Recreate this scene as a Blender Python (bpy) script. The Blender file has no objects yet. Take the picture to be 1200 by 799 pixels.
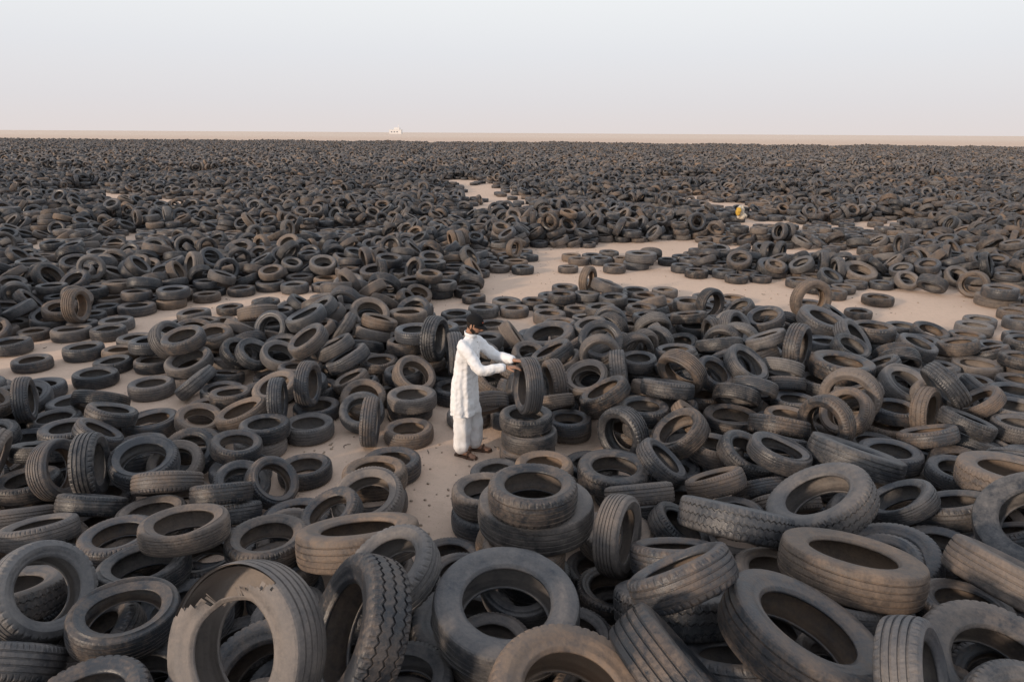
import bpy, math, random, time
import numpy as np
from mathutils import Vector, Matrix, Quaternion, Euler, noise
random.seed(11)
scene=bpy.context.scene
scene.view_settings.view_transform='Standard'
scene.view_settings.look='None'
scene.view_settings.exposure=0

# ------------------------------------------------------------------ materials
def newmat(name):
    m=bpy.data.materials.new(name); m.use_nodes=True
    nt=m.node_tree; b=nt.nodes['Principled BSDF']
    return m,nt,b
def N(nt,t,**kw):
    n=nt.nodes.new(t)
    for k,v in kw.items(): setattr(n,k,v)
    return n
def MATH(nt,op,a,b=None,c=None,clamp=False):
    n=nt.nodes.new('ShaderNodeMath'); n.operation=op; n.use_clamp=clamp
    for i,v in enumerate((a,b,c)):
        if v is None: continue
        if isinstance(v,(int,float)): n.inputs[i].default_value=v
        else: nt.links.new(v,n.inputs[i])
    return n.outputs[0]
def MIX(nt,f,a,b):
    n=nt.nodes.new('ShaderNodeMix'); n.data_type='RGBA'
    for s,v in ((n.inputs[0],f),(n.inputs[6],a),(n.inputs[7],b)):
        if isinstance(v,(int,float)): s.default_value=v
        elif isinstance(v,tuple): s.default_value=(*v,1)
        else: nt.links.new(v,s)
    return n.outputs[2]

def rubber(name,kind,far=False):
    m,nt,b=newmat(name)
    L=nt.links.new
    geo=N(nt,'ShaderNodeNewGeometry')
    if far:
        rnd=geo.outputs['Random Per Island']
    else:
        oi=N(nt,'ShaderNodeObjectInfo'); rnd=oi.outputs['Random']
    sep=N(nt,'ShaderNodeSeparateXYZ'); L(geo.outputs['Normal'],sep.inputs[0])
    up=MATH(nt,'MAXIMUM',sep.outputs[2],0.0)
    up=MATH(nt,'POWER',up,2.0)
    n1=N(nt,'ShaderNodeTexNoise'); n1.inputs['Scale'].default_value=3.2; n1.inputs['Detail'].default_value=7
    n1.inputs['Roughness'].default_value=.68
    n2=N(nt,'ShaderNodeTexNoise'); n2.inputs['Scale'].default_value=55; n2.inputs['Detail'].default_value=3
    n3=N(nt,'ShaderNodeTexNoise'); n3.inputs['Scale'].default_value=13; n3.inputs['Detail'].default_value=6; n3.inputs['Roughness'].default_value=.74
    for q in (n1,n2,n3): L(geo.outputs['Position'],q.inputs['Vector'])
    r2=MATH(nt,'FRACT',MATH(nt,'MULTIPLY',rnd,17.31))
    r3=MATH(nt,'FRACT',MATH(nt,'MULTIPLY',rnd,91.7))
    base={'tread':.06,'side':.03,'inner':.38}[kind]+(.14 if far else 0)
    d=MATH(nt,'MULTIPLY',MATH(nt,'POWER',rnd,2.6),.70)
    d=MATH(nt,'ADD',d,base)
    d=MATH(nt,'ADD',d,MATH(nt,'MULTIPLY',up,.20))
    nn=MATH(nt,'MULTIPLY',MATH(nt,'SUBTRACT',n1.outputs[0],.5),1.8)
    d=MATH(nt,'ADD',d,nn)
    d=MATH(nt,'ADD',d,MATH(nt,'MULTIPLY',MATH(nt,'SUBTRACT',n3.outputs[0],.5),1.3))
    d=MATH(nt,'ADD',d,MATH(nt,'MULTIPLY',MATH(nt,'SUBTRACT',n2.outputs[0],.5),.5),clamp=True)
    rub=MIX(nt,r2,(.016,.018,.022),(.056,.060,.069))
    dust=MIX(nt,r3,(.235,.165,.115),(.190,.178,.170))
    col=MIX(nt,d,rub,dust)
    L(col,b.inputs['Base Color'])
    r=MATH(nt,'MULTIPLY_ADD',d,.50,.36,clamp=True)
    L(r,b.inputs['Roughness'])
    b.inputs['Specular IOR Level'].default_value=.5
    if not far:
        bump=N(nt,'ShaderNodeBump')
        hgt=MATH(nt,'MULTIPLY',n2.outputs[0],.3)
        uv=N(nt,'ShaderNodeUVMap'); s2=N(nt,'ShaderNodeSeparateXYZ'); L(uv.outputs[0],s2.inputs[0])
        if kind=='tread':
            vv=MATH(nt,'ABSOLUTE',s2.outputs[1])
            k=MATH(nt,'MULTIPLY',vv,1.6)
            f=MATH(nt,'FRACT',MATH(nt,'MULTIPLY_ADD',s2.outputs[0],88.0,k))
            g=MATH(nt,'GREATER_THAN',f,.22)
            wear=MATH(nt,'MULTIPLY',MATH(nt,'SUBTRACT',n1.outputs[0],.35),4.0,clamp=True)
            hgt=MATH(nt,'ADD',hgt,MATH(nt,'MULTIPLY',g,wear))
            hgt=MATH(nt,'ADD',hgt,MATH(nt,'MULTIPLY',n3.outputs[0],.8))
            bump.inputs['Distance'].default_value=.006; bump.inputs['Strength'].default_value=.9
        else:
            f=MATH(nt,'SINE',MATH(nt,'MULTIPLY',s2.outputs[1],60))
            hgt=MATH(nt,'ADD',hgt,MATH(nt,'MULTIPLY',f,.12))
            hgt=MATH(nt,'ADD',hgt,MATH(nt,'MULTIPLY',n3.outputs[0],.9))
            bump.inputs['Distance'].default_value=.007; bump.inputs['Strength'].default_value=.85
        L(hgt,bump.inputs['Height']); L(bump.outputs[0],b.inputs['Normal'])
    return m
M_TREAD=rubber('tire_tread','tread'); M_SIDE=rubber('tire_sidewall','side'); M_IN=rubber('tire_liner','inner')
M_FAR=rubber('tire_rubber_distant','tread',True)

# ------------------------------------------------------------------ tyre mesh
def tyre_profile(R,W,Rr,ngroove,gd,gw):
    h=W/2
    def side(s):
        return [(Rr,.60*h*s),(Rr-.004,.68*h*s),(Rr,.75*h*s),(Rr+.012,.80*h*s),(Rr+.018,.86*h*s),(Rr+.024,.855*h*s),
                (Rr+.30*(R-Rr),.955*h*s),(Rr+.5*(R-Rr),1.0*h*s),(Rr+.54*(R-Rr),1.015*h*s),(Rr+.57*(R-Rr),1.0*h*s),(R-.052,.975*h*s),(R-.032,.935*h*s)]
    P=[(r,z,1) for r,z in side(1)]
    P.append((R-.019,.885*h,3)); P.append((R-.012,.80*h,3))
    gs=np.linspace(.52,-.52,ngroove) if ngroove>1 else [0]
    crown=lambda z:R-.011*(abs(z)/(.8*h))**2
    for g in gs:
        z=g*h
        P+= [(crown(z),z+gw/2+.0015,0),(crown(z)-gd,z+gw/2-.001,0),(crown(z)-gd,z-gw/2+.001,0),(crown(z),z-gw/2-.0015,0)]
    P.append((R-.012,-.80*h,3)); P.append((R-.019,-.885*h,3))
    P+=[(r,z,1) for r,z in reversed(side(-1))]
    inn=[(Rr+.02,.70),(Rr+.4*(R-Rr),.87),(R-.055,.84),(R-.032,.62),(R-.026,.0)]
    P+=[(r,-z*h,2) for r,z in inn]+[(r,z*h,2) for r,z in reversed(inn[:-1])]
    return P
def tyre_mesh(name,R,W,Rr,ngroove=4,gd=.008,gw=.009,seg=208,zig=0.,zn=40,lat=True,oval=0.,torn=False,squash=0.,dent=0.):
    P=tyre_profile(R,W,Rr,ngroove,gd,gw); m=len(P); h=W/2
    V=[];F=[];MI=[];UV=[]
    for j in range(seg):
        a=2*math.pi*j/seg
        tri=abs(((a/(2*math.pi)*zn)%1)*2-1)*2-1
        ov=1+oval*math.cos(2*a)-dent*math.exp(-((a-4.0)/.45)**2)
        ln=(j%4==3)
        wsq=1-squash*max(0,math.cos(a-1))**2
        for i,(r,z,k) in enumerate(P):
            if k==0: z=z+zig*tri
            if k==3 and lat and ln: r-=.008 if abs(z)<.85*h else .010
            if k==1 and abs(z)>.93*h and r>R-.04 and lat and ln: r-=.006
            rr=r*ov
            zz=z*(1-(1-wsq)*(1 if r<R-.05 else .3))
            if torn and (i<6 or i>=m-1):
                t=math.exp(-((((a-2.2+math.pi)%(2*math.pi))-math.pi)/.6)**2)
                zz-=.035*t*(1+math.sin(a*5)); rr-=.02*t
            V.append((rr*math.cos(a),rr*math.sin(a),zz))
    for j in range(seg):
        j2=(j+1)%seg; a=2*math.pi*j/seg
        for i in range(m):
            i2=(i+1)%m
            ka,kb=P[i][2],P[i2][2]
            if torn:
                da=abs(((a-2.2+math.pi)%(2*math.pi))-math.pi)
                db=abs(((a-4.3+math.pi)%(2*math.pi))-math.pi)
                rm=(P[i][0]+P[i2][0])/2; q=(rm-Rr)/(R-Rr)   # 0 bead .. 1 tread
                jag=.16*noise.noise(Vector((a*7,q*5,0)))+.10*noise.noise(Vector((a*23,q*9,4)))
                zpos=P[i][1]+P[i2][1]>0.05
                onside=(5<=i<13) or (i>=m-4 and i<m-1)
                if zpos and onside:
                    if q>.14+jag*.6 and da<.95*math.sin(min(1,max(0,(q-.05)))*1.5)**.7+jag: continue
                    if q>.45 and db<.30*q+jag*1.3: continue
            F.append((j*m+i,j*m+i2,j2*m+i2,j2*m+i))
            mi=2 if (ka==2 or kb==2) else (1 if (ka==1 and kb==1) else 0)
            MI.append(mi)
            for (jj,ii) in ((j,i),(j,i2),(j+1,i2),(j+1,i)):
                UV.append((jj/seg, P[ii][1]/h if mi==0 else P[ii][0]/R))
    me=bpy.data.meshes.new(name); me.from_pydata(V,[],F)
    me.polygons.foreach_set('material_index',MI)
    me.polygons.foreach_set('use_smooth',[mi!=0 for mi in MI])
    uvl=me.uv_layers.new(name='UVMap'); uvl.data.foreach_set('uv',np.array(UV,dtype=np.float32).ravel())
    for mm in (M_TREAD,M_SIDE,M_IN): me.materials.append(mm)
    me.update()
    k=[p for p in me.polygons if p.material_index==0][5]
    if k.normal.dot(Vector((k.center.x,k.center.y,0)))<0: me.flip_normals()
    return me
VAR=[(.330,.205,.205),(.315,.195,.195),(.350,.235,.222),(.340,.215,.222),(.325,.225,.208),(.500,.280,.300),(.475,.270,.285)]
MESH=[
 tyre_mesh('tire_mesh_a',.330,.205,.205,4,oval=.006,squash=.12),
 tyre_mesh('tire_mesh_b',.315,.195,.195,3,gw=.011,oval=.02,squash=.30,zn=52,zig=.003,dent=.05),
 tyre_mesh('tire_mesh_c',.350,.235,.222,4,gw=.012,gd=.010,seg=160),
 tyre_mesh('tire_mesh_d',.340,.215,.222,5,gw=.007,lat=False,oval=.03,squash=.38),
 tyre_mesh('tire_mesh_e',.325,.225,.208,4,gw=.010,seg=240,oval=.01,squash=.15),
 tyre_mesh('truck_tire_mesh_a',.500,.280,.300,4,gw=.013,gd=.012,zig=0.0,lat=False,squash=.05),
 tyre_mesh('truck_tire_mesh_b',.475,.270,.285,3,gw=.013,gd=.013,zig=.009,zn=52,seg=208,oval=.01)]
M_TORN=tyre_mesh('torn_truck_tire_mesh',.500,.280,.300,4,gw=.013,gd=.012,seg=360,lat=False,torn=True)

# ------------------------------------------------------------------ layout of the heaps (plan, metres)
def dseg(px,py,a,b):
    ax,ay=a;bx,by=b; dx,dy=bx-ax,by-ay
    t=max(0,min(1,((px-ax)*dx+(py-ay)*dy)/(dx*dx+dy*dy)))
    return math.hypot(px-ax-t*dx,py-ay-t*dy)
LANES=[
 ([(-.2,12.9),(-.9,15.2),(0.2,18.5),(2.2,21.0)],1.3),
 ([(1.0,18.3),(4.5,18.0),(7.0,15.8),(10.0,14.8)],2.3),
 ([(2.5,22.8),(6,24.0),(10.5,21.5)],1.6),
 ([(-10.2,11.3),(-8.3,12.6),(-7.4,14.4),(-5.4,15.8)],1.1),
 ([(-5.2,9.3),(-6.6,10.4),(-8.0,10.8)],.75),
 ([(-.6,35),(.4,39),(-2.6,45),(-2.2,49),(-4.6,57)],2.4),
 ([(0,41),(6,37),(9,30)],1.4),
 ([(-29,38),(-24,41),(-17,37),(-13,38)],2.2),
 ([(10,27),(18,31)],1.6),([(-14,26),(-9,24.5),(-6,27)],1.2),
 ([(14,62),(22,58)],2.4),([(-40,66),(-26,70)],2.6),([(18,44),(26,46)],1.8),([(-12,52),(-20,56)],1.8),
]
HOLES=[(-.85,6.95,.78,1.15),(-1.95,7.85,.72,.68),(-.62,7.8,.62,.6),(-1.6,6.5,.8,.45)]
def hole(x,y):
    return min((math.hypot((x-cx)/rx,(y-cy)/ry)-1)*min(rx,ry) for cx,cy,rx,ry in HOLES)
def clearing(x,y):
    best=hole(x,y)
    for pl,w in LANES:
        ww=w*(1+.7*noise.noise(Vector((x*.35,y*.35,3)))+.45*noise.noise(Vector((x*.9,y*.9,8))))
        for a,b in zip(pl[:-1],pl[1:]):
            best=min(best,dseg(x,y,a,b)-ww)
    return best
def HT(x,y):
    n=noise.noise(Vector((x*.26,y*.24,1.7)))*.6+noise.noise(Vector((x*.6,y*.5,7)))*.28
    h=.50+n
    for cx,cy,rx,ry,a in ((-2.9,11.6,2.3,1.5,.85),(-1.2,12.4,1.2,1.2,.3),(2.0,9.4,2.0,1.1,.42),(-6.5,9,2,1.3,.25),(-5.5,20,3,2,.6),(6,11.5,2.5,1.5,.25),(11,19.5,3,2,.55),(1.2,27,4,2,.5)):
        h+=a*math.exp(-((x-cx)/rx)**2-((y-cy)/ry)**2)
    if y<8:
        t=min(1,max(0,(y-3.4)/2.0))
        f=.72+(0.10*noise.noise(Vector((x*.8,y*.8,2))))
        h=f*(1-t)+max(min(h,.5),.30)*t
        if x>1.4: h=max(h,.58)
        if x<-2.4: h=max(h,.50)
    h=max(h,.17)
    c=clearing(x,y)
    if c<0: return 0
    return min(h,.16+c*.8)

# ------------------------------------------------------------------ settle tyres with rigid bodies
simcol=bpy.data.collections.new('sim'); scene.collection.children.link(simcol)
def cylproxy(R,W):
    v=[];n=12
    for s in (-1,1):
        for i in range(n): a=2*math.pi*i/n; v.append((R*math.cos(a),R*math.sin(a),s*W/2))
    f=[tuple(range(n))[::-1],tuple(range(n,2*n))]+[(i,(i+1)%n,n+(i+1)%n,n+i) for i in range(n)]
    me=bpy.data.meshes.new('px'); me.from_pydata(v,[],f); return me
PROX=[cylproxy(R,W) for R,W,_ in VAR]
bodies=[]
def add_body(p,q,var,s,tag='n'):
    o=bpy.data.objects.new('b',PROX[var]); simcol.objects.link(o)
    o.location=p; o.rotation_mode='QUATERNION'; o.rotation_quaternion=q; o.scale=(s,s,s)
    bodies.append((o,var,s,tag)); return o
def axq(ax,spin=0.):
    return Vector((0,0,1)).rotation_difference(Vector(ax).normalized()) @ Quaternion((0,0,1),spin)
def rand_q(tmax):
    az=random.random()*2*math.pi; ti=random.random()*tmax
    ax=(math.sin(ti)*math.cos(az),math.sin(ti)*math.sin(az),math.cos(ti))
    return axq(ax,random.random()*6.28)
# last number: 0 free from the start, 1 released once the base has settled, 2 stays wedged where it is
HERO=[
 (-1.55,3.30,1.00,(-.38,-.80,.44),5,'torn',2),
 (-.93,3.42,1.00,(-.80,-.34,.48),6,'truck',2),
 (-.34,2.98,.86,(.12,-.45,.9),6,'truck',1),
 (.16,3.62,1.08,(-.15,-.62,.75),5,'truck',1),
 (.70,3.42,1.66,(.08,-.15,.98),2,'tire',1),
 (.28,4.20,1.28,(.40,.25,.85),3,'tire',1),
 (.80,3.10,1.08,(.70,.25,.6),5,'truck',1),
 (1.50,3.2,1.0,(-.25,-.3,.93),5,'truck',1),
 (2.02,3.05,1.50,(.05,-.55,.83),2,'tire',1),
 (2.75,3.35,1.0,(-.3,-.35,.9),6,'truck',1),
 (1.80,2.42,.75,(.1,-.3,.95),5,'truck',1),
 (3.55,4.1,1.05,(.45,-.3,.8),5,'truck',1),
 (2.50,4.35,.92,(0,.35,.9),5,'truck',1),
 (1.85,5.1,.82,(-.15,.28,.95),6,'truck',1),
 (2.85,5.35,.88,(-.3,.3,.9),6,'truck',1),
 (-.52,4.1,1.05,(-.70,-.25,.62),2,'tire',1),
 (-1.15,4.65,.66,(0,-.1,1),5,'truck',1),
 (.20,5.0,.62,(.1,.05,1),5,'truck',1),
 (1.25,4.35,.98,(-.3,-.5,.8),2,'tire',1),
 (3.64,6.7,.95,(.1,-.2,.97),5,'truck',1),
 (4.30,5.0,1.1,(-.8,-.4,.45),5,'truck',1),
 (4.75,6.0,1.1,(-.6,-.6,.5),6,'truck',1),
 (-2.84,3.6,1.15,(-.6,-.5,.6),2,'tire',1),
 (-2.3,3.5,1.05,(0,-.3,.95),3,'tire',1),
 (-2.50,2.85,1.0,(.1,-.8,.5),2,'tire',1),
 (-2.75,4.45,.85,(.7,-.1,.7),3,'tire',1),
 (-2.35,4.75,.90,(.72,-.1,.68),3,'tire',1),
 (-.235,6.12,.12,(0,0,1),2,'tire',0),(-.22,6.15,.36,(.02,0,1),2,'tire',0),
 (.50,6.78,.12,(0,0,1),3,'tire',0),(.47,6.80,.34,(0,.02,1),0,'tire',0),
 (.46,6.02,.12,(0,0,1),3,'tire',0),
 (-.17,7.10,.11,(0,0,1),1,'tire',0),
 (-1.40,6.95,.12,(0,0,1),2,'tire',0),(-1.38,6.22,.12,(0,0,1),3,'tire',0),(-1.4,6.25,.35,(0,-.03,1),2,'tire',0),
 (-1.55,7.98,.36,(.1,-.86,.42),0,'tire',0),(-1.08,8.38,.36,(.82,-.35,.42),0,'tire',0),
 (.90,7.2,.12,(0,0,1),0,'tire',0),(1.35,7.25,.45,(0,-.1,1),2,'tire',0),
]
fixed=[(.20,7.74,.1075,(0,0,1),3),(.22,7.70,.3225+.002,(0,0,1),3),(.18,7.73,.5325+.006,(0,0,1),0)]
HX,HY,HZ=.195,7.71,.5325+.1025+.008+.343
HAX=(-.955,-.28,.04)
def nearhero(x,y):
    for h in HERO:
        if h[6]==0 and math.hypot(x-h[0],y-h[1])<.62: return True
    if math.hypot(x-.2,y-7.72)<.66: return True
    return False
cell=.70
def wsel():
    r=random.random()
    return 0 if r<.28 else 1 if r<.5 else 2 if r<.62 else 3 if r<.82 else 4
def ssel(): return random.uniform(.88,1.10)
YM=22.6
yy=1.5; row=0
while yy<YM:
    hw=.79*yy+2.0; xx=-hw+(row%2)*cell/2
    while xx<hw:
        x=xx+random.uniform(-.06,.06); y=yy+random.uniform(-.06,.06)
        h=HT(x,y)
        if not nearhero(x,y):
            if h<=.02:
                if y>10 and hole(x,y)>.3 and random.random()<.36 and clearing(x,y)>-1.6:
                    add_body((x,y,.13),rand_q(.03),wsel(),random.uniform(.94,1.04))
            else:
                fg=(y<5.3)
                n=h/(.235 if fg else .265); n=int(n)+(random.random()<n-int(n))
                if n==0 and random.random()<.45: n=1
                for k in range(n):
                    v=wsel()
                    if fg and random.random()<.10: v=6
                    elif y>5 and random.random()<(.035 if x>0 else .015): v=6
                    jx,jy=random.uniform(-.18,.18)*(k>0),random.uniform(-.18,.18)*(k>0)
                    sp=.27 if fg else .55
                    tm=.12 if n==1 else (.35 if fg else (1.57 if k>0 else 1.0))
                    add_body((x+jx,y+jy,.17+sp*k+(.17 if tm>.5 else 0)),rand_q(tm),v,ssel() if v<5 else random.uniform(.8,1))
        xx+=cell
    yy+=cell*.9; row+=1
TX=200.; TS=13.
for i in range(int(TS/cell)):
    for j in range(int(TS/(cell*.9))):
        x=TX+i*cell+random.uniform(-.06,.06); y=j*cell*.9+random.uniform(-.06,.06)
        h=.62+.55*math.sin(i*.8+1.3*math.sin(j*.5))*math.sin(j*.62+.5)+.15*random.random()
        n=max(1,int(h/.235+random.random()))
        for k in range(n):
            jx,jy=random.uniform(-.18,.18)*(k>0),random.uniform(-.18,.18)*(k>0)
            add_body((x+jx,y+jy,.32+.55*k),rand_q(1.57 if k else 1.0),wsel(),ssel(),'t')
heroobjs=[]
for (x,y,z,ax,v,tag,held) in HERO:
    o=add_body((x,y,z+(.08 if held==1 else 0)),axq(ax,random.random()*6 if tag!='torn' else -.6),v,1.0,tag)
    heroobjs.append((o,held))
def box(n,p,d):
    me=bpy.data.meshes.new(n); x,y,z=[q/2 for q in d]
    me.from_pydata([(sx*x,sy*y,sz*z) for sx in(-1,1) for sy in(-1,1) for sz in(-1,1)],[],[(0,1,3,2),(4,6,7,5),(0,4,5,1),(2,3,7,6),(0,2,6,4),(1,5,7,3)])
    o=bpy.data.objects.new(n,me); o.location=p; simcol.objects.link(o); return o
passive=[box('g',(100,0,-2),(600,600,4)),box('mn',(-.60,7.88,.9),(.5,.6,1.8)),
         box('arm',(-.15,7.76,1.5),(.6,.4,.5)),
         box('w1',(0,1.05,1),(30,.3,2))]
for (x,y,z,ax,v) in fixed+[(HX,HY,HZ,HAX,3)]:
    o=bpy.data.objects.new('f',PROX[v]); simcol.objects.link(o); o.location=(x,y,z)
    o.rotation_mode='QUATERNION'; o.rotation_quaternion=axq(ax); passive.append(o)
bpy.ops.rigidbody.world_add()
rw=scene.rigidbody_world
rw.collection=bpy.data.collections.new('rbw')
vl=bpy.context.view_layer
for o in simcol.objects: o.select_set(True)
vl.objects.active=bodies[0][0]
bpy.ops.rigidbody.objects_add(type='ACTIVE')
for (o,v,s,tag) in bodies:
    rb=o.rigid_body; rb.collision_shape='CYLINDER'; rb.friction=.9; rb.restitution=0.; rb.linear_damping=.12; rb.angular_damping=.80; rb.mass=9 if v<5 else 45
for o in passive:
    rb=o.rigid_body; rb.type='PASSIVE'; rb.collision_shape='CYLINDER' if o.data in PROX else 'BOX'; rb.friction=.9
for o,held in heroobjs:
    rb=o.rigid_body; rb.angular_damping=.75; rb.friction=.95
    if held==2: rb.kinematic=True
    if held==1:
        rb.angular_damping=.96; rb.linear_damping=.5
        rb.kinematic=True; rb.keyframe_insert('kinematic',frame=1); rb.keyframe_insert('kinematic',frame=26)
        rb.kinematic=False; rb.keyframe_insert('kinematic',frame=27)
rw.substeps_per_frame=5; rw.solver_iterations=12
NF=84
rw.point_cache.frame_start=1; rw.point_cache.frame_end=NF+5
for f in range(1,NF+1):
    scene.frame_set(f)
dg=bpy.context.evaluated_depsgraph_get()
near=[];tile=[];heroes=[]
for (o,v,s,tag) in bodies:
    mw=o.evaluated_get(dg).matrix_world
    loc,q,sc=mw.decompose()
    if loc.z<-.1 or loc.z>4: continue
    e=q.to_euler()
    rec=(loc.x,loc.y,loc.z,e.x,e.y,e.z,s,v)
    if tag=='n':
        x,y,z=loc
        if hole(x,y)<-.12: continue
        if y>9:
            c=clearing(x,y)
            if c<-.35 and z>.16: continue
            if c<-.6 and (z>.16 or random.random()<.25): continue
        near.append(rec)
    elif tag=='t': tile.append((loc.copy(),q.copy(),s,v))
    else: heroes.append((loc.copy(),q.copy(),v,tag))
bpy.ops.rigidbody.world_remove()
for o in list(simcol.objects): bpy.data.objects.remove(o,do_unlink=True)
bpy.data.collections.remove(simcol)
for c in list(bpy.data.collections):
    if c.name.startswith('rbw') or 'RigidBody' in c.name: bpy.data.collections.remove(c)
for p in PROX: bpy.data.meshes.remove(p)
scene.frame_set(1)

# ------------------------------------------------------------------ mid field from the tile
C0=1.5; CS=TS-3.0-.4
core=[(Vector((l.x-TX-C0-CS/2,l.y-C0-CS/2,l.z)),q,s,v) for (l,q,s,v) in tile if C0<l.x-TX<C0+CS and C0<l.y<C0+CS]
pts=list(near)
FARY=68.
def rough(x,y): return .46+.9*noise.noise(Vector((x*.13,y*.11,5)))+.5*noise.noise(Vector((x*.33,y*.3,9)))
for j in range(0,8):
    y0=14+j*CS
    for i in range(-12,13):
        x0=i*CS+(j%2)*4
        if abs(x0)-CS>.8*(y0+CS)+4: continue
        R=Quaternion((0,0,1),random.randrange(4)*math.pi/2)
        for (l,q,s,v) in core:
            p=R@l; x=p.x+x0; y=p.y+y0
            if y<YM-.35 or y>FARY or abs(x)>.79*y+2.5: continue
            c=clearing(x,y)
            if c<0: continue
            rr=rough(x,y)
            if rr<.05 and random.random()<.7: continue
            if p.z>min(.15+c*.8,.22+rr): continue
            e=(R@q).to_euler()
            pts.append((x,y,p.z,e.x,e.y,e.z,s,v))
for _ in range(1800):
    pl,w=random.choice(LANES[5:]); k=random.randrange(len(pl)-1); t=random.random()
    x=pl[k][0]*(1-t)+pl[k+1][0]*t+random.uniform(-w,w); y=pl[k][1]*(1-t)+pl[k+1][1]*t+random.uniform(-w,w)
    c=clearing(x,y)
    if -1.5<c<0 and y>YM and random.random()<.5 and all(abs(p[0]-x)>.68 or abs(p[1]-y)>.68 for p in pts[-150:]):
        pts.append((x,y,.105,0,0,random.random()*6,1.,0))

def pointobj(name,pts,coll):
    A=np.array(pts,dtype=np.float32)
    me=bpy.data.meshes.new(name); me.vertices.add(len(A)); me.vertices.foreach_set('co',A[:,:3].ravel())
    a=me.attributes.new('rot','FLOAT_VECTOR','POINT'); a.data.foreach_set('vector',A[:,3:6].ravel())
    a=me.attributes.new('scl','FLOAT','POINT'); a.data.foreach_set('value',A[:,6].copy())
    a=me.attributes.new('variant','INT','POINT'); a.data.foreach_set('value',A[:,7].astype(np.int32))
    o=bpy.data.objects.new(name,me); scene.collection.objects.link(o)
    ng=bpy.data.node_groups.new(name+'_nodes','GeometryNodeTree')
    ng.interface.new_socket('Geometry',in_out='INPUT',socket_type='NodeSocketGeometry')
    ng.interface.new_socket('Geometry',in_out='OUTPUT',socket_type='NodeSocketGeometry')
    nd=ng.nodes; L=ng.links.new
    gi=nd.new('NodeGroupInput'); go=nd.new('NodeGroupOutput')
    ip=nd.new('GeometryNodeInstanceOnPoints'); ci=nd.new('GeometryNodeCollectionInfo')
    ci.inputs['Collection'].default_value=coll; ci.inputs['Separate Children'].default_value=True; ci.inputs['Reset Children'].default_value=True
    def attr(n,t):
        x=nd.new('GeometryNodeInputNamedAttribute'); x.data_type=t; x.inputs['Name'].default_value=n; return x.outputs['Attribute']
    er=nd.new('FunctionNodeEulerToRotation'); L(attr('rot','FLOAT_VECTOR'),er.inputs[0])
    L(gi.outputs[0],ip.inputs['Points']); L(ci.outputs[0],ip.inputs['Instance']); ip.inputs['Pick Instance'].default_value=True
    L(attr('variant','INT'),ip.inputs['Instance Index']); L(er.outputs[0],ip.inputs['Rotation'])
    cx=nd.new('ShaderNodeCombineXYZ'); s=attr('scl','FLOAT')
    for i in range(3): L(s,cx.inputs[i])
    L(cx.outputs[0],ip.inputs['Scale']); L(ip.outputs[0],go.inputs[0])
    md=o.modifiers.new('instances','NODES'); md.node_group=ng
    return o
tc=bpy.data.collections.new('tire_shapes')
for i,m in enumerate(MESH):
    o=bpy.data.objects.new('tire_shape_'+'abcdefg'[i],m); tc.objects.link(o)
pointobj('tire_pile',pts,tc)

def lowtyre(R,W,Rr,seg=18):
    h=W/2
    P=[(Rr,.7*h),(Rr+.5*(R-Rr),h),(R-.02,.9*h),(R,.5*h),(R,-.5*h),(R-.02,-.9*h),(Rr+.5*(R-Rr),-h),(Rr,-.7*h),(R-.04,-.6*h),(R-.04,.6*h)]
    V=[];F=[];m=len(P)
    for j in range(seg):
        a=2*math.pi*j/seg
        for r,z in P: V.append((r*math.cos(a),r*math.sin(a),z))
    for j in range(seg):
        j2=(j+1)%seg
        for i in range(m):
            i2=(i+1)%m; F.append((j*m+i,j2*m+i,j2*m+i2,j*m+i2))
    return np.array(V),np.array(F)
LOW=[lowtyre(*VAR[i]) for i in range(5)]
def patch(name,zcut):
    Vs=[];Fs=[];off=0
    for (l,q,s,v) in core:
        if l.z>zcut(l.x,l.y): continue
        V,F=LOW[min(v,4)]; Rm=np.array(q.to_matrix())
        Vs.append((V*s)@Rm.T+np.array(l)); Fs.append(F+off); off+=len(V)
    V=np.concatenate(Vs);F=np.concatenate(Fs)
    me=bpy.data.meshes.new(name); me.vertices.add(len(V)); me.vertices.foreach_set('co',V.ravel())
    me.loops.add(F.size); me.loops.foreach_set('vertex_index',F.ravel().astype(np.int32))
    me.polygons.add(len(F)); me.polygons.foreach_set('loop_start',np.arange(len(F),dtype=np.int32)*4)
    me.polygons.foreach_set('use_smooth',np.ones(len(F),dtype=bool))
    me.update(calc_edges=True); me.validate(); me.materials.append(M_FAR)
    return me
pc=bpy.data.collections.new('tire_patches')
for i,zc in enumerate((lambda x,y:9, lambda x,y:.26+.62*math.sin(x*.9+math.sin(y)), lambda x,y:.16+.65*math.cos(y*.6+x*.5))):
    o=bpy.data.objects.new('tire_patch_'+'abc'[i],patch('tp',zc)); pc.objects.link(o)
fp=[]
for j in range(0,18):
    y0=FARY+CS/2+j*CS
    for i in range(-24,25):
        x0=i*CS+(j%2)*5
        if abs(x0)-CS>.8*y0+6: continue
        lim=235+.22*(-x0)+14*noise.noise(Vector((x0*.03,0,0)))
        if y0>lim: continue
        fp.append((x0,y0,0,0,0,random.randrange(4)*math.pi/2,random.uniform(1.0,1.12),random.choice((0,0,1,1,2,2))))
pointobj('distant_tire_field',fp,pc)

for (l,q,v,tag) in heroes:
    me=M_TORN if tag=='torn' else MESH[v]
    o=bpy.data.objects.new({'torn':'torn_truck_tire','truck':'truck_tire','tire':'car_tire'}[tag],me)
    o.location=l; o.rotation_mode='QUATERNION'; o.rotation_quaternion=q; scene.collection.objects.link(o)
for (x,y,z,ax,v) in fixed+[(HX,HY,HZ,HAX,3)]:
    o=bpy.data.objects.new('car_tire',MESH[v]); o.location=(x,y,z); o.rotation_mode='QUATERNION'; o.rotation_quaternion=axq(ax,.4); scene.collection.objects.link(o)

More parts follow.
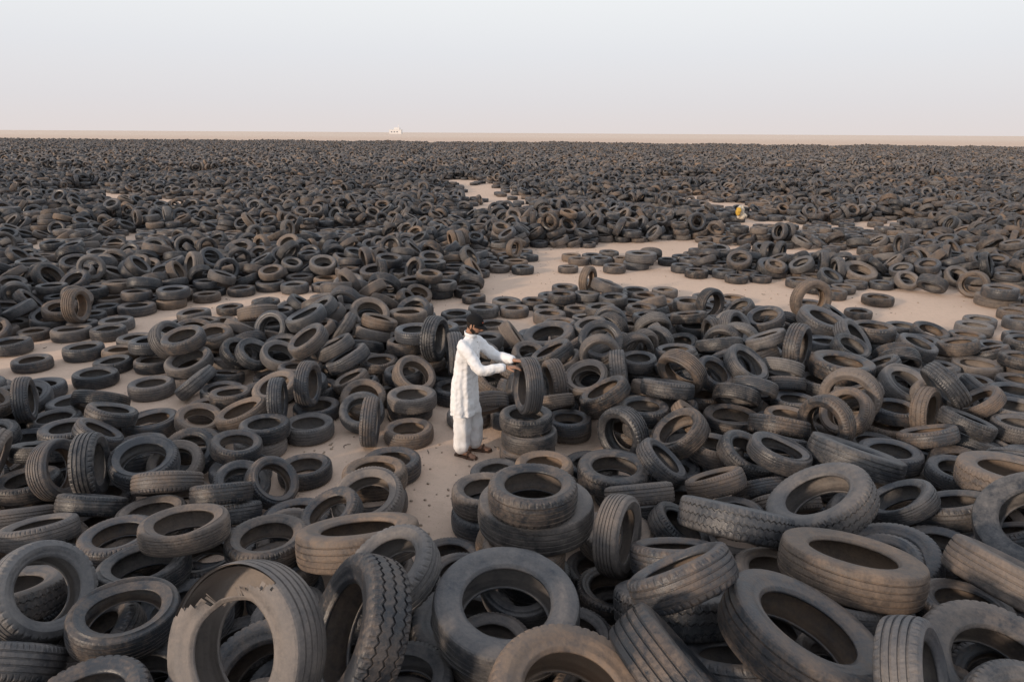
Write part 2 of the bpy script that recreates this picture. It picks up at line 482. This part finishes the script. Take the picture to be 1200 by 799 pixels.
# ------------------------------------------------------------------ ground
m,nt,b=newmat('sand'); L=nt.links.new
geo=N(nt,'ShaderNodeNewGeometry')
a=N(nt,'ShaderNodeTexNoise'); a.inputs['Scale'].default_value=.35; a.inputs['Detail'].default_value=5
c=N(nt,'ShaderNodeTexNoise'); c.inputs['Scale'].default_value=7; c.inputs['Detail'].default_value=9; c.inputs['Roughness'].default_value=.72
g=N(nt,'ShaderNodeTexNoise'); g.inputs['Scale'].default_value=120; g.inputs['Detail'].default_value=2
vo=N(nt,'ShaderNodeTexVoronoi'); vo.inputs['Scale'].default_value=24
for t in (a,c,g,vo): L(geo.outputs['Position'],t.inputs['Vector'])
col=MIX(nt,a.outputs[0],(.67,.50,.385),(.58,.435,.335))
f=MATH(nt,'MULTIPLY',MATH(nt,'SUBTRACT',c.outputs[0],.49),2.0,clamp=True)
col=MIX(nt,f,col,(.46,.345,.26))
peb=MATH(nt,'MULTIPLY',MATH(nt,'LESS_THAN',vo.outputs['Distance'],.13),.5)
col=MIX(nt,peb,col,(.24,.195,.16))
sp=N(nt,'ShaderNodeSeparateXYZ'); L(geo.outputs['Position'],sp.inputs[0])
haze_mix=MATH(nt,'DIVIDE',MATH(nt,'SUBTRACT',sp.outputs[1],230.0),500.0,clamp=True)
col=MIX(nt,haze_mix,col,(.70,.565,.46))  # aerial haze painted into the sand colour, paler with distance
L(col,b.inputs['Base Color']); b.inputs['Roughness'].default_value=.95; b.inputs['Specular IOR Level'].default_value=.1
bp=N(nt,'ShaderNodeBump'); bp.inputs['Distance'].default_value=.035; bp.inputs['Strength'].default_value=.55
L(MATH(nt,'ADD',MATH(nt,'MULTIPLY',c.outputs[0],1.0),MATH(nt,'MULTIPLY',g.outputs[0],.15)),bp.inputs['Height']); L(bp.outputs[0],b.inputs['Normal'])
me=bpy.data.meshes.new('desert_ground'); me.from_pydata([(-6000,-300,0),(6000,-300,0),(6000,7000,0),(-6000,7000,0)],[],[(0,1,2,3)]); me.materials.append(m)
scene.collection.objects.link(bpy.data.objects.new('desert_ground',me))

# ------------------------------------------------------------------ mesh helpers
def simple(name,col,rough=.8,spec=.3):
    m,nt,b=newmat(name)
    n=N(nt,'ShaderNodeTexNoise'); n.inputs['Scale'].default_value=14; n.inputs['Detail'].default_value=4
    geo=N(nt,'ShaderNodeTexCoord'); nt.links.new(geo.outputs['Object'],n.inputs['Vector'])
    c=MIX(nt,n.outputs[0],tuple(x*.88 for x in col),tuple(min(1,x*1.1) for x in col)); nt.links.new(c,b.inputs['Base Color'])
    b.inputs['Roughness'].default_value=rough; b.inputs['Specular IOR Level'].default_value=spec
    return m
def loft(rings,V,F,seg=28,fold=None):
    base=len(V); n=len(rings)
    for k,(c,u,w) in enumerate(rings):
        for i in range(seg):
            a=2*math.pi*i/seg; s=1+(fold(a,k/(n-1)) if fold else 0)
            V.append(tuple(c+u*math.cos(a)*s+w*math.sin(a)*s))
    for k in range(n-1):
        for i in range(seg):
            i2=(i+1)%seg
            F.append((base+k*seg+i,base+k*seg+i2,base+(k+1)*seg+i2,base+(k+1)*seg+i))
    F.append(tuple(base+i for i in range(seg))[::-1]); F.append(tuple(base+(n-1)*seg+i for i in range(seg)))
def tube(pts,rad,V,F,seg=14,flat=1.,fold=None,sub=4):
    P=[Vector(p) for p in pts]
    Q=[];Rr=[]
    for i in range(len(P)-1):
        p0=P[max(i-1,0)];p1=P[i];p2=P[i+1];p3=P[min(i+2,len(P)-1)]
        for k in range(sub):
            t=k/sub
            Q.append(.5*((2*p1)+(p2-p0)*t+(2*p0-5*p1+4*p2-p3)*t*t+(3*p1-p0-3*p2+p3)*t**3)); Rr.append(rad[i]*(1-t)+rad[i+1]*t)
    Q.append(P[-1]);Rr.append(rad[-1])
    d0=(Q[1]-Q[0]).normalized(); d1=(Q[-1]-Q[-2]).normalized()
    Q=[Q[0]-d0*Rr[0]*.45]+Q+[Q[-1]+d1*Rr[-1]*.55]; Rr=[Rr[0]*.6]+Rr+[Rr[-1]*.6]
    rings=[]; u=None
    for i,q in enumerate(Q):
        d=(Q[min(i+1,len(Q)-1)]-Q[max(i-1,0)]).normalized()
        if u is None:
            r=Vector((0,0,1)) if abs(d.z)<.9 else Vector((1,0,0))
            u=(r-d*r.dot(d)).normalized()
        else: u=(u-d*u.dot(d)).normalized()
        w=d.cross(u).normalized()
        rings.append((q,u*Rr[i]*flat,w*Rr[i]))
    loft(rings,V,F,seg,fold)
def mkobj(name,V,F,mat,parent,vox=None,smooth=True,smit=0,disp=0.,nsc=.09):
    me=bpy.data.meshes.new(name); me.from_pydata(V,[],F)
    import bmesh
    bm=bmesh.new(); bm.from_mesh(me); bmesh.ops.recalc_face_normals(bm,faces=bm.faces); bm.to_mesh(me); bm.free()
    me.materials.append(mat)
    if smooth: me.polygons.foreach_set('use_smooth',[True]*len(me.polygons))
    o=bpy.data.objects.new(name,me); scene.collection.objects.link(o); o.parent=parent
    if vox:
        r=o.modifiers.new('r','REMESH'); r.mode='VOXEL'; r.voxel_size=vox; r.use_smooth_shade=True
    if smit:
        s=o.modifiers.new('s','SMOOTH'); s.factor=.5; s.iterations=smit
    if disp:
        tx=bpy.data.textures.new(name+'_t','CLOUDS'); tx.noise_scale=nsc; tx.noise_depth=1
        d=o.modifiers.new('d','DISPLACE'); d.texture=tx; d.strength=disp; d.mid_level=.5; d.texture_coords='LOCAL'
    return o
def ball(c,r,V,F,seg=16,rings=10,rot=None):
    base=len(V); c=Vector(c)
    for i in range(1,rings):
        t=math.pi*i/rings
        for j in range(seg):
            a=2*math.pi*j/seg; p=Vector((r[0]*math.sin(t)*math.cos(a),r[1]*math.sin(t)*math.sin(a),r[2]*math.cos(t)))
            if rot: p=rot@p
            V.append(tuple(c+p))
    for z in (r[2],-r[2]):
        q=Vector((0,0,z)); q=rot@q if rot else q; V.append(tuple(c+q))
    n=rings-1
    for i in range(n-1):
        for j in range(seg):
            j2=(j+1)%seg; F.append((base+i*seg+j,base+(i+1)*seg+j,base+(i+1)*seg+j2,base+i*seg+j2))
    for j in range(seg):
        j2=(j+1)%seg
        F.append((base+n*seg,base+j,base+j2)); F.append((base+n*seg+1,base+(n-1)*seg+j2,base+(n-1)*seg+j))

# stones and shreds of rubber lying on the sand
V=[];F=[]; V2=[];F2=[]
for _ in range(1300):
    if random.random()<.18: x,y=random.uniform(-3,.6),random.uniform(5.8,8.8)
    else: x,y=random.uniform(-11,12),random.uniform(9,24)
    if clearing(x,y)>.1: continue
    rz=Matrix.Rotation(random.random()*6.28,3,'Z')
    if random.random()<.90:
        s=random.uniform(.006,.024); ball((x,y,s*.4),(s,s*random.uniform(.6,1),s*.6),V,F,7,5,rz)
    else:
        l=random.uniform(.04,.13); w_=random.uniform(.008,.018); bnd=random.uniform(-.9,.9)*l; b0=len(V2)
        for k in range(6):
            t=k/5-.5
            for sgn in (-1,1):
                p=rz@Vector((t*l,bnd*(t*t)*2+sgn*w_/2*(1-abs(t)),.006+.03*abs(t)*random.random()))
                V2.append((x+p.x,y+p.y,p.z))
        for k in range(5): F2.append((b0+2*k,b0+2*k+1,b0+2*k+3,b0+2*k+2))
mkobj('gravel',V,F,simple('stone',(.36,.285,.22),.95,.1),None)
o=mkobj('rubber_shreds',V2,F2,simple('shredded_rubber',(.06,.055,.05),.85,.3),None); o.modifiers.new('s','SOLIDIFY').thickness=.006

# ------------------------------------------------------------------ man
man=bpy.data.objects.new('man',None); scene.collection.objects.link(man)
man.location=(-.575,7.9,0); man.rotation_euler=(0,0,math.radians(-18)); man.scale=(1.03,1.03,1.03)
cloth=simple('white_cotton',(.79,.785,.79),.9,.15)
trou=simple('white_trousers',(.76,.755,.76),.9,.15)
skin=simple('skin',(.34,.185,.12),.55,.4); hair=simple('beard_hair',(.018,.014,.012),.8,.2)
capm=simple('cap_fabric',(.012,.012,.013),.9,.15); leather=simple('sandal_leather',(.10,.055,.035),.6,.4)
eyew=simple('eye_white',(.7,.68,.65),.3,.5); pup=simple('iris',(.02,.012,.01),.2,.5); lipm=simple('lips',(.27,.11,.09),.5,.4)
patchm=simple('cap_patch',(.45,.10,.05),.7,.3)
X=Vector((1,0,0));Yv=Vector((0,1,0))
def fold_t(a,t):
    k=max(0,1-t*1.2)
    return (.060*math.sin(7*a+2.2*math.sin(3*t))+.035*math.sin(13*a+5*t))*k**.8+.026*math.sin(4*a+26*t+1.5*math.sin(2*a))*(1 if .35<t<.9 else .3)
V=[];F=[]
rg=[(.56,.0,.168,.242),(.68,.0,.160,.230),(.80,.0,.153,.219),(.92,.0,.147,.210),(1.03,.01,.136,.196),(1.13,.02,.130,.188),(1.24,.035,.132,.196),(1.34,.05,.128,.208),(1.41,.06,.112,.205),(1.455,.068,.090,.172),(1.485,.074,.072,.118),(1.51,.078,.066,.078),(1.535,.082,.062,.068)]
R2=[]
for i in range(len(rg)-1):
    for k in range(4):
        t=k/4; R2.append([rg[i][c]*(1-t)+rg[i+1][c]*t for c in range(4)])
R2.append(rg[-1])
loft([(Vector((cx,0,z)),X*rx,Yv*ry) for z,cx,rx,ry in R2],V,F,64,fold_t)
SR=Vector((.065,-.170,1.405)); SL=Vector((.065,.170,1.405))
ER=(.29,-.235,1.19); WR=(.555,-.10,1.215); EL=(.32,.205,1.235); WL=(.595,.075,1.248)
fo=lambda a,t:.06*math.sin(26*t+math.sin(a)*1.8)*(1 if t>.15 else 0)
for S,E,W_,sg in ((SR,ER,WR,-1),(SL,EL,WL,1)):
    E=Vector(E);W_=Vector(W_)
    tube([S+Vector((-.05,-.10*sg,.005)),S,S.lerp(E,.5),E,E.lerp(W_,.55),E.lerp(W_,.88)],[.070,.074,.066,.060,.054,.052],V,F,20,1.08,fo,8)
mkobj('long_shirt',V,F,cloth,man,.008,smit=2,disp=.024,nsc=.07)
V=[];F=[];n=30
for i in range(n):
    a=2*math.pi*i/n
    for (r,z) in ((1.02,1.515),(1.07,1.560),(.98,1.562),(.93,1.515)):
        V.append((.080+.070*r*math.cos(a),.070*r*math.sin(a),z-.014*math.cos(a)))
for i in range(n):
    i2=(i+1)%n
    for k in range(4): k2=(k+1)%4; F.append((i*4+k,i*4+k2,i2*4+k2,i2*4+k))
mkobj('collar',V,F,cloth,man)
V=[];F=[]
for z,x in ((1.45,.165),(1.38,.178),(1.31,.182)): ball((x,0,z),(.008,.007,.007),V,F,8,6)
mkobj('buttons',V,F,simple('button',(.55,.55,.52)),man)
V=[];F=[]
fl=lambda a,t:.05*math.sin(5*a+6*t)+.045*math.sin(24*t)
tube([(-.0,-.08,.76),(.0,-.092,.55),(-.01,-.10,.32),(-.02,-.10,.10)],[.090,.112,.104,.092],V,F,28,1.,fl,8)
tube([(.0,.08,.76),(.045,.095,.55),(.07,.105,.32),(.075,.105,.10)],[.090,.112,.104,.092],V,F,28,1.,fl,8)
mkobj('trousers',V,F,trou,man,.009,smit=2,disp=.016)
for nme,(fx,fy,ry) in {'right_foot':(-.02,-.10,-.15),'left_foot':(.075,.105,.15)}.items():
    V=[];F=[]
    R=Matrix.Rotation(ry,3,'Z')
    f=lambda x,y,z: tuple(R@Vector((x,y,z))+Vector((fx,fy,0)))
    tube([f(0,0,.16),f(0,0,.08),f(.0,0,.055)],[.04,.038,.04],V,F)
    tube([f(-.05,0,.05),f(.03,0,.055),f(.11,0,.042),f(.15,0,.036)],[.034,.038,.036,.028],V,F,14,.75)
    for k in range(5): tube([f(.14,-.034+.017*k,.032),f(.20-.008*abs(k-1 if fy<0 else 3-k),-.036+.018*k,.028)],[.010,.009],V,F,10)
    mkobj(nme,V,F,skin,man,.006,smit=2)
    V=[];F=[]
    out=[(-.095,.0),(-.085,-.035),(0,-.036),(.10,-.052),(.19,-.048),(.222,-.01),(.21,.03),(.16,.05),(.08,.046),(0,.036),(-.085,.035)]
    for z in (.002,.022):
        for x,y in out: V.append(f(x,y,z))
    k=len(out); F=[tuple(range(k))[::-1],tuple(range(k,2*k))]+[(i,(i+1)%k,k+(i+1)%k,k+i) for i in range(k)]
    tube([f(.10,-.050,.02),f(.105,-.035,.065),f(.11,0,.082),f(.105,.033,.065),f(.10,.048,.02)],[.012]*5,V,F,8)
    tube([f(-.03,-.036,.02),f(.0,-.032,.08),f(.03,0,.10),f(.0,.032,.08),f(-.03,.036,.02)],[.009]*5,V,F,8)
    mkobj('sandal',V,F,leather,man)
HC=Vector((.128,0,1.652)); pitch=math.radians(18)
head=bpy.data.objects.new('head',None); scene.collection.objects.link(head); head.parent=man; head.location=HC; head.rotation_euler=(0,pitch,math.radians(-6))
seg,rings=96,72; V=[];F=[]
def g2(a,b,s,t): return math.exp(-(a/s)**2-(b/t)**2)
def headpt(th,ph):
    d=Vector((math.sin(th)*math.cos(ph),math.sin(th)*math.sin(ph),math.cos(th)))
    x,y,z=d.x*.098,d.y*.077,d.z*.118
    if z<0:
        k=min(1,-z/.118); y*=1-.30*k
        if x<0: x*=1-.45*k
        else: x*=1-.04*k
    fr=max(0,d.x)
    if fr>.2:
        x+=.026*g2(y,z+.020,.013,.017)*fr + .012*g2(y,z-.004,.010,.020)*fr
        x+=.006*g2(y,z-.028,.05,.010)
        for s in(-1,1): x-=.010*g2(y-s*.031,z-.008,.015,.013)
        for s in(-1,1): x+=.004*g2(y-s*.042,z+.022,.016,.016)
        x+=.007*g2(y,z+.054,.022,.008)+.012*g2(y,z+.090,.024,.018)
    return Vector((x,y,z))
for i in range(rings+1):
    for j in range(seg): V.append(tuple(headpt(math.pi*i/rings,2*math.pi*j/seg)))
for i in range(rings):
    for j in range(seg):
        j2=(j+1)%seg; F.append((i*seg+j,(i+1)*seg+j,(i+1)*seg+j2,i*seg+j2))
me=bpy.data.meshes.new('face'); me.from_pydata(V,[],F)
for mm in (skin,hair,lipm): me.materials.append(mm)
for p in me.polygons:
    x,y,z=p.center; k=0
    if x<-.01 and z>-.045: k=1
    if z>.05: k=1
    if abs(y)>.05 and -.01<z and x<.02: k=1
    if z<-.062 and x>-.015: k=1
    if z<-.025-.5*(x-.02) and z<-.02 and abs(y)>.046 and x>-.015: k=1
    if abs(y)<.026 and -.050<z<-.040 and x>.06: k=1
    if abs(y)<.020 and -.060<z<-.050 and x>.05: k=2
    for s in(-1,1):
        if abs(y-s*.032)<.017 and .023<z<.029 and x>.04: k=1
    p.material_index=k; p.use_smooth=True
me.validate(); fo_=bpy.data.objects.new('face',me); scene.collection.objects.link(fo_); fo_.parent=head
V=[];F=[]
for s in(-1,1): ball((.078,s*.031,.007),(.013,.013,.009),V,F)
mkobj('eyes',V,F,eyew,head)
V=[];F=[]
for s in(-1,1): ball((.088,s*.031,.004),(.005,.006,.006),V,F)
mkobj('irises',V,F,pup,head)
V=[];F=[]
for s in(-1,1):
    R=Matrix.Rotation(s*.35,3,'Z')
    ball((-.005,s*.080,-.005),(.017,.007,.031),V,F,rot=R); ball((.0,s*.077,-.028),(.010,.006,.012),V,F)
mkobj('ears',V,F,skin,head,.004,smit=1)
V=[];F=[]
tube([(-.015,0,-.03),(-.022,0,-.09),(-.024,0,-.15)],[.052,.052,.055],V,F,20)
mkobj('neck',V,F,skin,head)
V=[];F=[];cs=48;cr=14
for i in range(cr+1):
    t=(math.pi/2)*i/cr
    for j in range(cs):
        a=2*math.pi*j/cs; V.append((-.006+.106*math.sin(t)*math.cos(a),.086*math.sin(t)*math.sin(a),.034+(.098*max(0,math.cos(t))**.85)))
for i in range(cr):
    for j in range(cs):
        j2=(j+1)%cs; F.append((i*cs+j,(i+1)*cs+j,(i+1)*cs+j2,i*cs+j2))
o=mkobj('cap_crown',V,F,capm,head); o.modifiers.new('sol','SOLIDIFY').thickness=.004
V=[];F=[];nb_=24
for i in range(nb_+1):
    a=-1.2+2.4*i/nb_
    for k in range(5):
        t=k/4; bx=.100*math.cos(a); by=.083*math.sin(a)
        V.append((bx+t*.075*math.cos(a*1.28)-.006,by,.036-.016*t-.020*math.sin(a)**2*t))
for i in range(nb_):
    for k in range(4): F.append((i*5+k,i*5+k+1,(i+1)*5+k+1,(i+1)*5+k))
o=mkobj('cap_brim',V,F,capm,head); o.modifiers.new('sol','SOLIDIFY').thickness=.004
V=[];F=[]; ball((.088,0,.072),(.006,.022,.013),V,F,rot=Matrix.Rotation(-.5,3,'Y')); mkobj('cap_patch',V,F,patchm,head)
def hand(name,W_,D,side,nrm):
    V=[];F=[]
    W_=Vector(W_); D=Vector(D).normalized(); U=Vector(nrm); U=(U-D*U.dot(D)).normalized(); S=D.cross(U).normalized()*side
    P=lambda d,s,u: tuple(W_+D*d+S*s+U*u)
    tube([P(-.045,0,0),P(-.01,0,0),P(.015,0,0)],[.026,.025,.026],V,F,16,.9)
    rot=Matrix((D,S,U)).transposed()
    ball(P(.050,0,0),(.052,.038,.016),V,F,20,12,rot); ball(P(.068,0,.0),(.032,.041,.013),V,F,20,12,rot)
    lens=[.074,.082,.076,.060]
    for k,l in enumerate(lens):
        s=.032-.0213*k; c=.42+.10*k
        tube([P(.060,s*.9,0),P(.090,s*1.03,.003),P(.090+l*.42,s*1.13,-.012*c),
              P(.090+l*.74,s*1.16,-l*.32*c-.004),P(.090+l*.95,s*1.17,-l*.72*c-.006)],[.0098,.0090,.0082,.0074,.0064],V,F,10,1,None,3)
    tube([P(.018,.022,-.004),P(.045,.050,-.012),P(.070,.064,-.020),P(.092,.068,-.032)],[.014,.012,.010,.008],V,F,10,1,None,3)
    mkobj(name,V,F,skin,man,.0030,smit=1)
hand('right_hand',WR,(.95,.20,.05),1,(-.1,0,1))
hand('left_hand',WL,(.98,-.05,.04),-1,(0,0,1))

# ------------------------------------------------------------------ distant things
wm=simple('painted_concrete',(.72,.70,.68)); wn=simple('window_dark',(.15,.16,.18))
def boxes(name,loc,parts,rotz=0):
    e=bpy.data.objects.new(name,None); e.location=loc; e.rotation_euler=(0,0,rotz); scene.collection.objects.link(e)
    for pn,(cx,cy,cz),(dx,dy,dz),mt in parts:
        V=[(cx+sx*dx/2,cy+sy*dy/2,cz+sz*dz/2) for sx in(-1,1) for sy in(-1,1) for sz in(-1,1)]
        F=[(0,1,3,2),(4,6,7,5),(0,4,5,1),(2,3,7,6),(0,2,6,4),(1,5,7,3)]
        mkobj(pn,V,F,mt,e,smooth=False)
boxes('white_building',(-255,1550,0),[('hall',(0,0,4),(26,16,8),wm),('upper_floor',(3,0,10.5),(12,12,5),wm),('mast',(6,0,16),(1.2,1.2,7),wm),('parapet',(0,0,8.3),(27,17,.6),wm),
   ('window_1',(-8,-8.05,4),(3,.3,2),wn),('window_2',(-2,-8.05,4),(3,.3,2),wn),('window_3',(4,-8.05,4),(3,.3,2),wn)])
V=[];F=[]
ball((0,0,0),(.17,.13,.26),V,F,20,14); ball((.1,.05,-.22),(.22,.18,.13),V,F,20,14)
sk=mkobj('plastic_sack',V,F,simple('sack_white',(.55,.49,.40)),None,.03,smit=1,disp=.14); sk.location=(10.2,31,.60)
V=[];F=[]; ball((-.14,-.1,.0),(.11,.09,.20),V,F,16,10)
sk=mkobj('yellow_sack',V,F,simple('sack_yellow',(.55,.34,.06)),None,.03,smit=1,disp=.1); sk.location=(10.2,30.9,.60)

# ------------------------------------------------------------------ sky + sun
w=bpy.data.worlds.new('World'); scene.world=w; w.use_nodes=True; nt=w.node_tree; L=nt.links.new
bg=nt.nodes['Background']
SUN_EL=math.radians(15); SUN_AZ=math.radians(230)
sky=N(nt,'ShaderNodeTexSky'); sky.sky_type='NISHITA'; sky.sun_disc=False; sky.sun_elevation=SUN_EL; sky.sun_rotation=SUN_AZ; sky.dust_density=4; sky.air_density=1
sc=N(nt,'ShaderNodeVectorMath'); sc.operation='SCALE'; sc.inputs['Scale'].default_value=.10; L(sky.outputs[0],sc.inputs[0])
tcx=N(nt,'ShaderNodeTexCoord'); sp=N(nt,'ShaderNodeSeparateXYZ'); L(tcx.outputs['Generated'],sp.inputs[0])
cr_=N(nt,'ShaderNodeValToRGB'); L(sp.outputs[2],cr_.inputs[0]); e=cr_.color_ramp.elements
e[0].position=0; e[0].color=(.80,.735,.725,1); e[1].position=1; e[1].color=(.60,.66,.78,1)
for p,c in ((.04,(.785,.76,.78,1)),(.10,(.81,.815,.85,1)),(.17,(.89,.905,.92,1)),(.4,(.80,.84,.90,1))):
    k=e.new(p); k.color=c
L(MIX(nt,.90,sc.outputs[0],cr_.outputs[0]),bg.inputs[0]); bg.inputs[1].default_value=1.04
sd=bpy.data.lights.new('sun','SUN'); sd.energy=2.9; sd.angle=math.radians(5); sd.color=(1,.79,.61)
so=bpy.data.objects.new('sun',sd); scene.collection.objects.link(so)
dirv=Vector((math.sin(SUN_AZ)*math.cos(SUN_EL),math.cos(SUN_AZ)*math.cos(SUN_EL),math.sin(SUN_EL)))
so.rotation_mode='QUATERNION'; so.rotation_quaternion=Vector((0,0,1)).rotation_difference(dirv)
# ------------------------------------------------------------------ camera
cd=bpy.data.cameras.new('camera'); cd.lens=24; cd.sensor_width=36; cd.clip_start=.05; cd.clip_end=12000
co=bpy.data.objects.new('camera',cd); scene.collection.objects.link(co); scene.camera=co
Mx=Matrix.Rotation(math.radians(90-16.95),4,'X')@Matrix.Rotation(math.radians(.35),4,'Z')
co.matrix_world=Matrix.Translation((0,0,3.9))@Mx
